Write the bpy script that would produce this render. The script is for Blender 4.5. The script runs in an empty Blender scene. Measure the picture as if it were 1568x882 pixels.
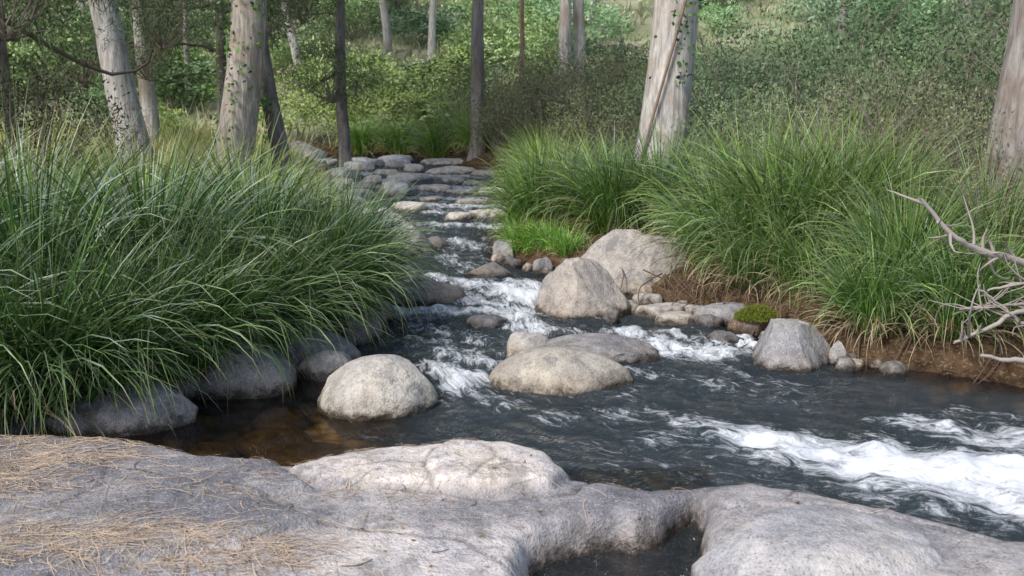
import bpy, math, random
import numpy as np
from mathutils import Vector
rng=np.random.default_rng(7); random.seed(7)
scene=bpy.context.scene; COL=scene.collection

# ---------------------------------------------------------------- noise
def _h(i,j,k,s):
    n=(i*374761393+j*668265263+k*1274126177+s*362437)&0xffffffff
    n=((n^(n>>13))*1274126177)&0xffffffff
    n=n^(n>>16)
    return (n&0xffff)/65535.0
def vn(x,y,z,s=0):
    x=np.asarray(x,float);y=np.asarray(y,float);z=np.asarray(z,float)+np.zeros_like(x)
    i=np.floor(x).astype(np.int64);j=np.floor(y).astype(np.int64);k=np.floor(z).astype(np.int64)
    fx=x-i;fy=y-j;fz=z-k
    fx=fx*fx*(3-2*fx);fy=fy*fy*(3-2*fy);fz=fz*fz*(3-2*fz)
    r=0
    for a in (0,1):
        for b in (0,1):
            for c in (0,1):
                r=r+_h(i+a,j+b,k+c,s)*(fx if a else 1-fx)*(fy if b else 1-fy)*(fz if c else 1-fz)
    return r
def fbm(x,y,z=0.0,o=4,s=0):
    t=0;a=1;n=0
    for q in range(o):
        t=t+a*(2*vn(np.asarray(x)*2**q+q*7.3,np.asarray(y)*2**q+q*3.1,np.asarray(z)*2**q,s+q)-1);n+=a;a*=.5
    return t/n
def seg_d(x,y,x1,y1,x2,y2):
    dx,dy=x2-x1,y2-y1
    t=np.clip(((x-x1)*dx+(y-y1)*dy)/(dx*dx+dy*dy+1e-9),0,1)
    return np.hypot(x-x1-t*dx,y-y1-t*dy),t
def sdpoly(x,y,P):   # positive outside
    d=np.full(np.shape(x),1e9);ins=np.zeros(np.shape(x),bool)
    n=len(P)
    for a in range(n):
        x1,y1=P[a];x2,y2=P[(a+1)%n]
        dd,_=seg_d(x,y,x1,y1,x2,y2);d=np.minimum(d,dd)
        c=((y1>y)!=(y2>y))&(x<(x2-x1)*(y-y1)/((y2-y1) if y2!=y1 else 1e-9)+x1)
        ins^=c
    return np.where(ins,-d,d)
def ss(a,b,x):
    t=np.clip((x-a)/(b-a),0,1);return t*t*(3-2*t)

# ---------------------------------------------------------------- mesh helpers
def mesh_np(name,V,F,mats,col=None,attrs=None,smooth=True,midx=None):
    V=np.asarray(V,np.float32);F=np.asarray(F,np.int32)
    me=bpy.data.meshes.new(name)
    me.vertices.add(len(V));me.vertices.foreach_set('co',V.ravel())
    me.loops.add(F.size);me.loops.foreach_set('vertex_index',F.ravel())
    me.polygons.add(len(F));me.polygons.foreach_set('loop_start',np.arange(len(F),dtype=np.int32)*F.shape[1])
    me.update(calc_edges=True)
    me.polygons.foreach_set('use_smooth',np.full(len(F),smooth))
    for m in (mats if isinstance(mats,(list,tuple)) else [mats]): me.materials.append(m)
    if midx is not None: me.polygons.foreach_set('material_index',np.asarray(midx,np.int32))
    if col is not None:
        a=me.attributes.new('col','FLOAT_COLOR','POINT')
        c=np.ones((len(V),4),np.float32);c[:,:3]=col;a.data.foreach_set('color',c.ravel())
    for k,v in (attrs or {}).items():
        v=np.asarray(v,np.float32)
        if v.ndim==1:
            a=me.attributes.new(k,'FLOAT','POINT');a.data.foreach_set('value',v)
        else:
            a=me.attributes.new(k,'FLOAT_VECTOR','POINT');a.data.foreach_set('vector',v.ravel())
    me.validate();me.update()
    return me
def obj(name,me,loc=(0,0,0),rot=(0,0,0),sc=(1,1,1),color=(1,1,1),parent=None):
    o=bpy.data.objects.new(name,me);COL.objects.link(o)
    o.location=loc;o.rotation_euler=rot;o.scale=sc if isinstance(sc,(tuple,list)) else (sc,sc,sc)
    o.color=(*color,1)
    if parent: o.parent=parent
    return o
class MB:
    def __init__(s): s.V=[];s.F=[];s.C=[];s.M=[];s.n=0
    def add(s,V,F,C,m=0):
        V=np.asarray(V).reshape(-1,3);F=np.asarray(F).reshape(-1,4)
        s.V.append(V);s.F.append(F+s.n);s.n+=len(V)
        C=np.asarray(C,float)
        s.C.append(np.broadcast_to(C,(len(V),3)) if C.ndim==1 else C)
        s.M.append(np.full(len(F),m))
    def mesh(s,name,mats,smooth=True):
        return mesh_np(name,np.concatenate(s.V),np.concatenate(s.F),mats,np.concatenate(s.C),smooth=smooth,midx=np.concatenate(s.M))
def tube(mb,pts,rad,sides=8,col=(1,1,1),m=0,rough=0.0,seed=0):
    P=np.array(pts,float);R=np.array(rad,float);n=len(P)
    T=np.gradient(P,axis=0);T/=np.linalg.norm(T,axis=1)[:,None]+1e-9
    ref=np.array([0,1.,0]) if abs(T[0,1])<.8 else np.array([1.,0,0])
    A=np.cross(T,ref);A/=np.linalg.norm(A,axis=1)[:,None]+1e-9
    B=np.cross(T,A)
    th=np.linspace(0,2*np.pi,sides,endpoint=False)
    c=np.cos(th)[None,:,None];sn=np.sin(th)[None,:,None]
    D=A[:,None]*c+B[:,None]*sn
    rr=R[:,None]*np.ones(sides)
    if rough:
        q=P[:,None]+D*R[:,None,None]
        rr=rr*(1+rough*fbm(q[...,0]*3,q[...,1]*3,q[...,2]*.9,4,seed))
    V=P[:,None]+D*rr[...,None]
    i=np.arange(n-1)[:,None]*sides;j=np.arange(sides)[None,:];k=(np.arange(sides)+1)%sides
    F=np.stack([i+j,i+k[None],i+sides+k[None],i+sides+j],-1)
    mb.add(V,F,col,m)
def bezpts(a,b,bend,n=8,seed=0):
    r=np.random.default_rng(seed);a=np.array(a,float);b=np.array(b,float)
    t=np.linspace(0,1,n)[:,None];L=np.linalg.norm(b-a)
    off=r.normal(0,1,3)*bend*L
    p=a+(b-a)*t+off*np.sin(np.pi*t)
    p+=r.normal(0,.02*L*bend*3,p.shape)*np.sin(np.pi*t)
    return p
def blades(base,az,L,W,lean,droop,col,segs=6,twist=None,tipcol=None):
    N=len(base);t=np.linspace(0,1,segs+1)
    th=lean[:,None]+droop[:,None]*t[None]**1.4
    thm=(th[:,1:]+th[:,:-1])/2
    st=L[:,None]/segs
    r=np.concatenate([np.zeros((N,1)),np.cumsum(np.sin(thm)*st,1)],1)
    z=np.concatenate([np.zeros((N,1)),np.cumsum(np.cos(thm)*st,1)],1)
    ca,sa=np.cos(az)[:,None],np.sin(az)[:,None]
    C=np.stack([base[:,0:1]+r*ca,base[:,1:2]+r*sa,base[:,2:3]+z],-1)
    tw=(twist if twist is not None else rng.uniform(-.9,.9,N))[:,None]*(0.4+t[None])
    px=-sa*np.ones_like(r);py=ca*np.ones_like(r)
    nx=-np.cos(th)*ca;ny=-np.cos(th)*sa;nz=np.sin(th)
    S=np.stack([px*np.cos(tw)+nx*np.sin(tw),py*np.cos(tw)+ny*np.sin(tw),nz*np.sin(tw)],-1)
    w=W[:,None]*np.clip((1-t[None]**2.2),.06,1)*.5
    V=np.stack([C-S*w[...,None],C+S*w[...,None]],2).reshape(N,-1,3)
    b=np.arange(N)[:,None]*(2*(segs+1));k=np.arange(segs)[None]*2
    F=np.stack([b+k,b+k+1,b+k+3,b+k+2],-1).reshape(-1,4)
    c=np.repeat(col[:,None],segs+1,1)
    if tipcol is not None:
        m=(t[None,:,None]**4)*.6;c=c*(1-m)+np.asarray(tipcol)*m
    c=np.repeat(c[:,:,None],2,2).reshape(-1,3)
    return V.reshape(-1,3),F,c
def leaves(C,D,L,W,col,r):
    N=len(C);D=D/(np.linalg.norm(D,axis=1)[:,None]+1e-9)
    S=np.cross(D,r.normal(0,1,(N,3)));S/=np.linalg.norm(S,axis=1)[:,None]+1e-9
    L=L[:,None];W=W[:,None]
    V=np.stack([C-D*L*.5,C+S*W*.5-D*L*.08,C+D*L*.5,C-S*W*.5-D*L*.08],1).reshape(-1,3)
    F=np.arange(N*4).reshape(-1,4)
    return V,F,np.repeat(col,4,0)

# ---------------------------------------------------------------- node helpers
class NT:
    def __init__(s,name):
        s.m=bpy.data.materials.new(name);s.m.use_nodes=True;s.t=s.m.node_tree;s.t.nodes.clear()
        s.out=s.t.nodes.new('ShaderNodeOutputMaterial')
    def n(s,ty,ins=None,**p):
        nd=s.t.nodes.new('ShaderNode'+ty)
        for k,v in p.items(): setattr(nd,k,v)
        for k,v in (ins or {}).items(): s.set(nd.inputs[k],v)
        return nd
    def set(s,sock,v):
        if isinstance(v,bpy.types.NodeSocket): s.t.links.new(v,sock)
        else:
            if isinstance(v,(tuple,list)) and len(v)==3 and sock.type=='RGBA': v=(*v,1)
            sock.default_value=v
    def noise(s,vec,scale,detail=5,rough=.55,dist=0):
        return s.n('TexNoise',{'Vector':vec,'Scale':scale,'Detail':detail,'Roughness':rough,'Distortion':dist}).outputs['Fac']
    def mr(s,v,a,b,c=0.,d=1.):
        return s.n('MapRange',{0:v,1:a,2:b,3:c,4:d}).outputs[0]
    def mix(s,f,a,b,bt='MIX'):
        nd=s.n('MixRGB',{'Fac':f,'Color1':a,'Color2':b},blend_type=bt);return nd.outputs[0]
    def math(s,op,a,b=0.): return s.n('Math',{0:a,1:b},operation=op).outputs[0]
    def bump(s,h,st,dist=.02,nrm=None):
        i={'Height':h,'Strength':st,'Distance':dist}
        if nrm is not None: i['Normal']=nrm
        return s.n('Bump',i).outputs[0]
    def pos(s): return s.n('NewGeometry').outputs['Position']
    def vmul(s,v,k):
        return s.n('VectorMath',{0:v,1:k},operation='MULTIPLY').outputs[0]
    def finish(s,sh): s.t.links.new(sh,s.out.inputs[0]);return s.m

def granite(name,attr=False):
    t=NT(name);p=t.pos()
    base=t.n('Attribute',attribute_name='col').outputs['Color'] if attr else t.n('ObjectInfo').outputs['Color']
    n1=t.noise(p,1.9,4,.65);n2=t.noise(p,9,4,.7);n3=t.noise(p,70,2,.7)
    c=t.mix(1.,base,t.mix(t.mr(n1,.3,.7),(.72,.73,.78),(1.15,1.11,1.06)),'MULTIPLY')
    c=t.mix(1.,c,t.mix(t.mr(n2,.33,.66),(.66,.65,.65),(1.13,1.12,1.1)),'MULTIPLY')
    c=t.mix(t.mr(n3,.42,.33,0,.6),c,(.06,.06,.06))
    c=t.mix(t.mr(n3,.58,.68,0,.5),c,(.76,.73,.70))
    ln=t.noise(t.n('VectorMath',{0:p,1:(5,9,2)},operation='ADD').outputs[0],4.2,5,.74)
    c=t.mix(t.mr(ln,.54,.61,0,.55),c,(.18,.175,.17))
    c=t.mix(t.mr(n1,.56,.70,0,.35),c,(.44,.36,.26))
    z=t.n('SeparateXYZ',{0:p}).outputs[2]
    zz=t.math('ADD',z,t.mr(n2,.3,.7,-.04,.04))
    wet=t.mr(zz,.03,.085,1.,0.)
    alg=t.mr(zz,.07,.18,.5,0.)
    c=t.mix(alg,c,t.mix(1.,c,(.66,.56,.42),'MULTIPLY'))
    c=t.mix(wet,c,t.mix(1.,c,(.25,.23,.2),'MULTIPLY'))
    h=t.math('ADD',n2,t.math('MULTIPLY',n3,.3))
    b=t.bump(h,.8,.035)
    s=t.n('BsdfPrincipled',{'Base Color':c,'Roughness':t.mr(wet,0,1,.8,.18),'Normal':b})
    return t.finish(s.outputs[0])
M_granite=granite('granite');M_slab=granite('granite_slab',True)

def blade_mat(name,rough=.45):
    t=NT(name)
    c=t.mix(1.,t.n('Attribute',attribute_name='col').outputs['Color'],t.n('ObjectInfo').outputs['Color'],'MULTIPLY')
    a=t.n('BsdfDiffuse',{'Color':c})
    g=t.n('BsdfGlossy',{'Color':(1,1,1,1),'Roughness':rough})
    lw=t.n('LayerWeight',{'Blend':.25}).outputs['Fresnel']
    s=t.n('MixShader',{0:t.mr(lw,0,1,.02,.38),1:a.outputs[0],2:g.outputs[0]})
    return t.finish(s.outputs[0])
M_blade=blade_mat('strap_leaf',.36)
def leaf_mat(name):
    t=NT(name)
    c=t.mix(1.,t.n('Attribute',attribute_name='col').outputs['Color'],t.n('ObjectInfo').outputs['Color'],'MULTIPLY')
    a=t.n('BsdfDiffuse',{'Color':c})
    return t.finish(a.outputs[0])
M_leaf=leaf_mat('leaf');M_dry=leaf_mat('dry_litter')

def bark():
    t=NT('bark');p=t.pos()
    q=t.vmul(p,(1,1,.16))
    n=t.noise(q,14,4,.65,.4);n2=t.noise(p,1.6,3,.6)
    b=t.n('ObjectInfo').outputs['Color']
    c=t.mix(1.,b,t.mix(t.mr(n,.35,.65),(.52,.5,.49),(1.15,1.12,1.08)),'MULTIPLY')
    c=t.mix(t.mr(n2,.5,.64,0,.6),c,t.mix(1.,b,(.62,.5,.40),'MULTIPLY'))
    s=t.n('BsdfDiffuse',{'Color':c,'Normal':t.bump(n,.7,.05)})
    return t.finish(s.outputs[0])
M_bark=bark()
def twig():
    t=NT('twig')
    s=t.n('BsdfDiffuse',{'Color':t.n('Attribute',attribute_name='col').outputs['Color']})
    return t.finish(s.outputs[0])
M_twig=twig()

def ground():
    t=NT('ground_soil');p=t.pos();z=t.n('SeparateXYZ',{0:p}).outputs[2]
    n=t.noise(p,.35,3,.6);n2=t.noise(p,6,4,.65);n3=t.noise(p,35,1,.7)
    soil=t.mix(t.mr(n2,.35,.65),(.045,.028,.018),(.15,.095,.055))
    soil=t.mix(t.mr(n3,.55,.7,0,.7),soil,(.26,.20,.13))
    gr=t.mix(t.mr(n,.38,.62),(.22,.27,.13),(.48,.45,.31))
    gr=t.mix(t.mr(n2,.4,.7,0,.5),gr,(.28,.30,.18))
    up=t.mr(t.math('ADD',z,t.mr(n2,.3,.7,-.15,.15)),.35,.65)
    c=t.mix(up,soil,gr)
    vo=t.n('TexVoronoi',{'Vector':p,'Scale':6.});
    peb=t.mix(1.,t.mix(vo.outputs['Color'],(.40,.28,.14),(.70,.55,.36)),t.mix(t.mr(vo.outputs['Distance'],.2,.6),(1,1,1),(.25,.25,.25)),'MULTIPLY')
    c=t.mix(t.mr(z,-.06,.0,1.,0.),c,peb)
    wet=t.mr(z,-.02,.1,1.,0.)
    wet=t.math('MULTIPLY',wet,t.mr(z,-.1,-.04))
    c=t.mix(wet,c,t.mix(1.,c,(.5,.5,.5),'MULTIPLY'))
    s=t.n('BsdfDiffuse',{'Color':c,'Normal':t.bump(n2,.8,.05)})
    return t.finish(s.outputs[0])
M_ground=ground()

def water():
    t=NT('creek_water');p=t.pos()
    fl=t.n('Attribute',attribute_name='flow').outputs['Vector']
    foam=t.n('Attribute',attribute_name='foam').outputs['Fac']
    deep=t.n('Attribute',attribute_name='deep').outputs['Fac']
    act=t.n('Attribute',attribute_name='act').outputs['Fac']
    r1=t.noise(t.vmul(fl,(3.,4.5,1)),1.5,5,.74,.7)
    h=t.math('MULTIPLY',r1,act)
    nb=t.bump(h,1.,.30)
    s=t.noise(t.vmul(fl,(2.2,4.6,1)),2.2,7,.80,1.0)
    sn=t.mr(s,.3,.7,-.0,1.)
    fv=t.math('ADD',t.math('MULTIPLY',foam,.66),t.math('MULTIPLY',sn,.80))
    fm=t.n('MapRange',{0:fv,1:.68,2:1.11,3:0.,4:.96}).outputs[0]
    body=t.n('BsdfDiffuse',{'Color':(.038,.052,.060,1)})
    tr=t.n('BsdfTransparent',{'Color':(.84,.71,.49,1)})
    un=t.n('MixShader',{0:deep,1:tr.outputs[0],2:body.outputs[0]})
    gl=t.n('BsdfGlossy',{'Color':(.97,.98,1,1),'Roughness':.06,'Normal':nb})
    fr=t.n('Fresnel',{'IOR':1.45,'Normal':nb}).outputs[0]
    w=t.n('MixShader',{0:fr,1:un.outputs[0],2:gl.outputs[0]})
    f=t.n('BsdfDiffuse',{'Color':(.78,.80,.82,1)})
    o=t.n('MixShader',{0:fm,1:w.outputs[0],2:f.outputs[0]})
    return t.finish(o.outputs[0])
M_water=water()

# ---------------------------------------------------------------- terrain
STREAM=[(-9,-3),(-9,6.2),(-3.6,6.35),(-2.8,6.8),(-2.3,7.8),(-1.9,8.4),(-1.45,9.5),(-1.45,11),(-1.8,13),(-2.5,15.9),(-3.7,20.4),(-5.2,25),(-6.4,30),
 (-4,32),(-1.6,28),(-.4,24.5),(-.10,20.4),(-.05,16),(-.15,13.6),(.5,12.2),(1.2,11.1),(1.85,10.1),(2.25,9.6),(2.4,8.9),(2.85,8.15),(4.0,7.6),(5.2,7.3),(9,6.8),(20,6),(20,-3)]
def H(x,y):
    x=np.asarray(x,float);y=np.asarray(y,float)
    d=sdpoly(x+.12*fbm(x*1.3,y*1.3,0,3,11),y+.12*fbm(x*1.3,y*1.3,5,3,12),STREAM)
    bank=.42*(1-np.exp(-np.maximum(d,0)/.45))+.03*np.minimum(np.maximum(d,0),10)+.10*fbm(x*.7,y*.7,0,4,3)*ss(0,1,d)
    yy=np.maximum(0,y-33)
    rt=ss(-12,10,x)
    hl=.17*np.minimum(yy,110)+.03*yy;hr=.20*np.minimum(yy,90)+.04*yy
    hill=hl*(1-rt)+hr*rt+.10*np.maximum(0,np.minimum(x,60)-5.5)*ss(8,14,y)+.8*fbm(x*.07,y*.07,0,3,9)*ss(25,50,y)
    bed=-np.minimum(.38,np.maximum(-d,0)*.8)+.05*fbm(x*2,y*2,0,3,5)*ss(0,.3,-d)
    bed=bed*(1-.45*ss(-.4,-1.2,x)*ss(8.6,8,y))
    return np.where(d>0,bank+hill,bed)
def H1(x,y): return float(H(np.array([x]),np.array([y]))[0])
def spaced(a,b,f0,f1,st0,st1):
    r=[f0];
    while r[-1]<f1: r.append(r[-1]+st0)
    s=st0
    while r[-1]<b: s*=st1;r.append(r[-1]+s)
    l=[f0];s=st0
    while l[-1]>a: s*=st1;l.append(l[-1]-s)
    return np.array(l[::-1][:-1]+r)
def grid(xs,ys):
    X,Y=np.meshgrid(xs,ys);nx=len(xs);ny=len(ys)
    i=np.arange(ny-1)[:,None]*nx;j=np.arange(nx-1)[None]
    F=np.stack([i+j,i+j+1,i+nx+j+1,i+nx+j],-1).reshape(-1,4)
    return X.ravel(),Y.ravel(),F
X,Y,F=grid(spaced(-260,260,-7,8,.07,1.07),spaced(-60,420,5,16,.07,1.05))
obj('ground',mesh_np('ground',np.stack([X,Y,H(X,Y)],1),F,M_ground))

# ---------------------------------------------------------------- boulders
def ico(sub):
    import bmesh
    bm=bmesh.new();bmesh.ops.create_icosphere(bm,subdivisions=sub,radius=1)
    V=np.array([v.co[:] for v in bm.verts]);F=np.array([[v.index for v in f.verts] for f in bm.faces]);bm.free();return V,F
ICO={5:ico(5),6:ico(6),4:ico(4)}
RINGS=[]
def boulder(cx,cy,hw,hd,h,seed,color=(.42,.39,.36),taper=0,skx=0,sky=0,facets=7,rot=0,zb=0,name='granite_boulder',lvl=5,ring=True,rough=.09,off=(.62,.9),flat=0):
    V,F=ICO[lvl];V=V.copy();r=np.random.default_rng(seed)
    for _ in range(facets):
        n=r.normal(0,1,3);n[2]=abs(n[2])*.8;n/=np.linalg.norm(n);o=r.uniform(*off)
        e=V@n-o;V-=np.where(e>0,e*.88,0)[:,None]*n
    if flat:
        e=V[:,2]-flat;V[:,2]-=np.where(e>0,e*.8,0)
    s=seed*3.7
    V=V*(1+rough*1.5*fbm(V[:,0]*1.3+s,V[:,1]*1.3,V[:,2]*1.3,3,seed)[:,None]+rough*.4*fbm(V[:,0]*5+s,V[:,1]*5,V[:,2]*5,4,seed+5)[:,None])
    V[:,2]/=max(V[:,2].max(),.1)
    zp=np.clip(V[:,2],0,1)
    V[:,0]*=(1-taper*zp);V[:,1]*=(1-taper*zp)
    V[:,0]+=skx*zp;V[:,1]+=sky*zp
    c,s_=math.cos(rot),math.sin(rot)
    x=V[:,0]*hw;y=V[:,1]*hd
    z0=zb+.12*h
    z=np.where(V[:,2]>0,z0+V[:,2]*(h*.88),z0+V[:,2]*max(.32,.5*h))
    P=np.stack([c*x-s_*y,s_*x+c*y,z],1)
    me=mesh_np(name,P,F,M_granite)
    obj(name,me,(cx,cy,0),color=color)
    if ring: RINGS.append((cx,cy,max(hw,.05),max(hd,.05)))
PAL=(.62,.59,.55);GRY=(.42,.415,.42);DRK=(.21,.205,.21);TAN=(.52,.46,.40)
boulder(-1.0,7.12,.46,.40,.37,1,(.62,.585,.52),taper=.12,facets=4,off=(.8,.95),lvl=6,rough=.06)
boulder(.40,7.62,.56,.36,.28,2,(.55,.50,.42),facets=5,lvl=6,off=(.75,.95),rough=.07)
boulder(.72,8.35,.60,.36,.19,3,(.36,.345,.34),facets=5,lvl=6,off=(.75,.95))
boulder(.12,8.45,.24,.2,.22,4,PAL,facets=5)
boulder(-1.50,7.88,.27,.22,.20,5,(.52,.50,.48),facets=5,off=(.75,.95))
boulder(-1.34,7.62,.12,.10,.10,6,PAL)
boulder(-2.2,7.5,.52,.35,.36,7,(.36,.355,.36),facets=5,lvl=6,off=(.7,.9))
boulder(-1.95,8.25,.65,.38,.32,8,(.32,.315,.32),facets=5,lvl=6,off=(.7,.9))
boulder(-2.85,6.72,.60,.33,.30,9,(.38,.375,.38),facets=5,lvl=6,off=(.7,.9))
boulder(-3.6,6.7,.5,.35,.25,71,DRK,facets=4,ring=False);boulder(-2.75,7.4,.4,.35,.38,72,DRK,facets=4,ring=False);boulder(-1.6,9.0,.4,.35,.28,73,DRK,facets=4);boulder(-1.5,9.9,.35,.35,.26,74,DRK,facets=4)
boulder(.72,10.1,.50,.42,.58,10,(.54,.485,.43),taper=.30,skx=-.14,facets=6,lvl=6,off=(.62,.86),rough=.09,flat=.8)
boulder(1.45,11.3,.84,.55,.68,11,(.50,.46,.41),taper=.22,skx=.2,facets=6,lvl=6,off=(.60,.84),ring=False,rough=.10,flat=.75)
boulder(2.42,8.25,.42,.34,.38,12,(.40,.39,.395),taper=.32,skx=-.14,facets=6,lvl=6,off=(.62,.86),rough=.10,flat=.8)
boulder(1.98,8.85,.2,.16,.12,13,DRK);boulder(2.15,9.7,.34,.22,.18,14,GRY,flat=.6);boulder(1.93,9.45,.16,.12,.13,15,DRK)
boulder(2.78,8.2,.1,.1,.2,31,GRY)
boulder(1.55,9.95,.30,.18,.12,16,PAL,facets=4,flat=.6);boulder(1.62,9.65,.24,.14,.1,17,PAL,facets=4,flat=.6)
boulder(1.2,10.15,.16,.12,.1,18,PAL,flat=.6);boulder(1.86,9.95,.18,.12,.11,19,PAL,flat=.6);boulder(1.45,10.45,.18,.12,.12,61,PAL,flat=.6);boulder(1.05,10.5,.12,.1,.14,62,GRY)
boulder(-.98,10.7,.48,.35,.20,20,(.27,.24,.23),lvl=6,facets=4);boulder(-1.3,11.6,.3,.3,.22,63,GRY)
boulder(-1.6,13.7,.50,.45,.55,21,(.50,.48,.46),facets=6,lvl=6,off=(.7,.9))
boulder(-1.1,14.1,.18,.16,.16,22,DRK);boulder(-1.2,13.4,.2,.16,.12,23,DRK);boulder(-1.7,12.6,.3,.3,.3,24,GRY)
boulder(-.28,12.0,.30,.22,.16,24,DRK);boulder(-.24,9.5,.22,.14,.10,25,(.26,.26,.27));boulder(1.0,9.7,.10,.1,.1,26,DRK)
boulder(-.1,13.3,.22,.2,.25,27,GRY);boulder(.36,12.2,.15,.13,.2,28,GRY);boulder(.0,12.6,.14,.12,.14,29,DRK);boulder(.85,14,.3,.3,.45,30,GRY,ring=False)
boulder(.62,11.7,.16,.14,.2,64,(.36,.27,.2));boulder(.2,12.25,.1,.1,.12,65,TAN);boulder(.9,11.1,.14,.12,.16,66,GRY);boulder(-.2,12.9,.12,.1,.12,67,TAN)
rs=random.Random(8)
for i in range(50):
    x=rs.uniform(.2,3.2);yb=float(np.interp(x,[.2,.5,1.2,1.85,2.25,2.4,2.85,3.3],[12.6,12.2,11.1,10.1,9.6,8.9,8.15,8.0]))
    r_=rs.uniform(.04,.12);boulder(x+rs.uniform(-.05,.1),yb+rs.uniform(-.22,.15),r_,r_*.8,r_*rs.uniform(.7,1.1),400+i,rs.choice([PAL,GRY,DRK,TAN]),facets=4,lvl=4,name='cobble',ring=False,zb=.0)
for i in range(14):
    x=rs.uniform(-2.9,-1.4);yb=float(np.interp(x,[-2.9,-2.3,-1.9,-1.45],[6.75,7.7,8.4,9.6]))
    r_=rs.uniform(.05,.14);boulder(x+rs.uniform(.0,.25),yb+rs.uniform(-.3,-.05),r_,r_*.8,r_*rs.uniform(.6,1.),450+i,rs.choice([GRY,DRK]),facets=4,lvl=4,name='cobble',ring=False)
for i,(x,y,r_) in enumerate([(-1.7,6.7,.3),(-2.1,6.45,.25),(-1.35,6.35,.35),(-.6,6.5,.3),(-1.8,7.2,.25),(-.3,6.9,.25),(.2,6.4,.3),(-.9,6.15,.25),(1.2,7.3,.3),(3.0,7.2,.35),(3.6,7.0,.3),(-2.4,6.6,.2),(.6,6.0,.3)]):
    boulder(x,y,r_,r_*.8,.16,480+i,(.65,.52,.35),facets=4,lvl=4,name='submerged_stone',ring=False,zb=-.22)
up=[(-.95,17,.28,.12),(-.42,17.3,.38,.12),(-1.65,21.3,.40,.14),(-1.05,20.8,.36,.1),(-.35,20.6,.36,.15),(-.75,22.4,.40,.1),(-2.4,23.5,.6,.15),(-1.9,18.2,.34,.15),(-2.3,17.0,.34,.2)]
rs=random.Random(5);tries=0
while len(up)<40 and tries<6000:
    tries+=1
    y=19+9.5*rs.random()**.85;x=rs.uniform(-6,0.)
    if float(sdpoly(np.array([x]),np.array([y]),STREAM)[0])>-.1: continue
    r_=rs.uniform(.22,.62)*(.7+y/45)
    if any(math.hypot((x-a)/(r_+c),(y-b)/((r_+c)*1.6))<1. for a,b,c,_ in up): continue
    up.append((x,y,r_,rs.uniform(.10,.20)*(.8+.6*(x<-2.4))))
for i,(x,y,r_,h_) in enumerate(up):
    boulder(x,y,r_,r_*.8,h_,100+i,rs.choice([(.86,.84,.80),(.74,.72,.70),(.80,.78,.75)]),facets=5,lvl=5,name='river_stone',ring=i%2==0,flat=.55,rot=rs.uniform(-.5,.5))
for i,(x,y,r_,h_) in enumerate([(-4.2,21,.6,.35),(-3.6,19,.6,.35),(-2.9,17.5,.5,.35),(-4.9,23,.7,.4),(-5.8,26,.8,.5),(-2.5,15.6,.45,.35),(-6.2,28.5,.9,.6),(-3.2,16.4,.4,.3)]):
    boulder(x,y,r_,r_*.9,h_,170+i,(.55,.54,.53),facets=6,lvl=5,ring=False,off=(.65,.88))

# ---------------------------------------------------------------- rock slab
SLAB=[(-9,-2.5),(-9,6.1),(-3.9,6.05),(-3.25,6.0),(-2.86,6.08),(-2.19,5.9),(-1.8,5.69),(-1.33,5.57),(-.9,5.77),(-.385,5.87),(.0,5.8),(.255,5.6),(.36,5.32),(.76,5.2),(1.27,5.30),(1.67,5.15),(2.08,4.87),(2.5,4.5),(4,3.4),(6,1),(7,-2.5)]
NOTCH=[(.10,2.6),(.06,4.2),(.12,4.46),(.22,4.60),(.38,4.68),(.52,4.72),(.62,4.68),(.76,4.76),(.88,4.92),(.98,5.02),(1.0,4.9),(.95,4.7),(.92,4.1),(.8,3.4),(.7,2.6)]
def plate(x,y,P,edge,h):
    d=-sdpoly(x,y,P);return np.where(d>0,h*(1-np.exp(-d/edge)),d*1.6)
PALEST=[(-1.3,5.35),(-1.15,5.5),(-.9,5.72),(-.385,5.84),(.0,5.78),(.25,5.6),(.34,5.28),(.2,5.05),(-.2,5.02),(-.7,5.12),(-1.05,5.15)]
PALE2=[(-.45,5.05),(-.52,5.55),(-.35,5.8),(.0,5.75),(.25,5.58),(.33,5.28),(.2,5.06)]
TOPL=[(-9,-2),(-9,5.9),(-3.2,5.85),(-2.2,5.72),(-1.8,5.5),(-1.35,5.4),(-1.05,5.1),(-1.3,4.9),(-.9,4.6),(-1.3,4.3),(-2,4.0),(-1.8,3.4),(-1.5,2)]
RIGHT=[(.95,5.02),(1.3,5.16),(1.67,5.04),(2.08,4.75),(2.45,4.4),(3.8,3.3),(5,1),(2,1),(1.2,3),(1.05,4.4)]
CRK=(([(-1.35,5.42),(-1.1,5.12),(-.65,5.05),(-.1,4.97),(.3,5.0),(.42,5.2)],.02,.06),([(-.42,5.02),(-.52,5.3),(-.45,5.6)],.012,.03),([(1.0,4.95),(1.1,4.75),(1.6,4.8),(2.3,4.4)],.02,.04),([(-2.6,5.8),(-2.2,5.0),(-2.5,4.2)],.009,.016),([(-.9,4.6),(-.2,4.4),(.1,3.9)],.009,.012),([(1.6,5.1),(1.45,4.9),(1.7,4.6)],.009,.015),([(-3.4,5.3),(-2.3,5.25),(-1.5,5.0),(-.9,4.75)],.008,.012),([(-.25,5.1),(-.1,5.35),(-.2,5.6)],.007,.01),([(-.9,5.3),(-.7,5.4),(-.5,5.35)],.007,.008))
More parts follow.
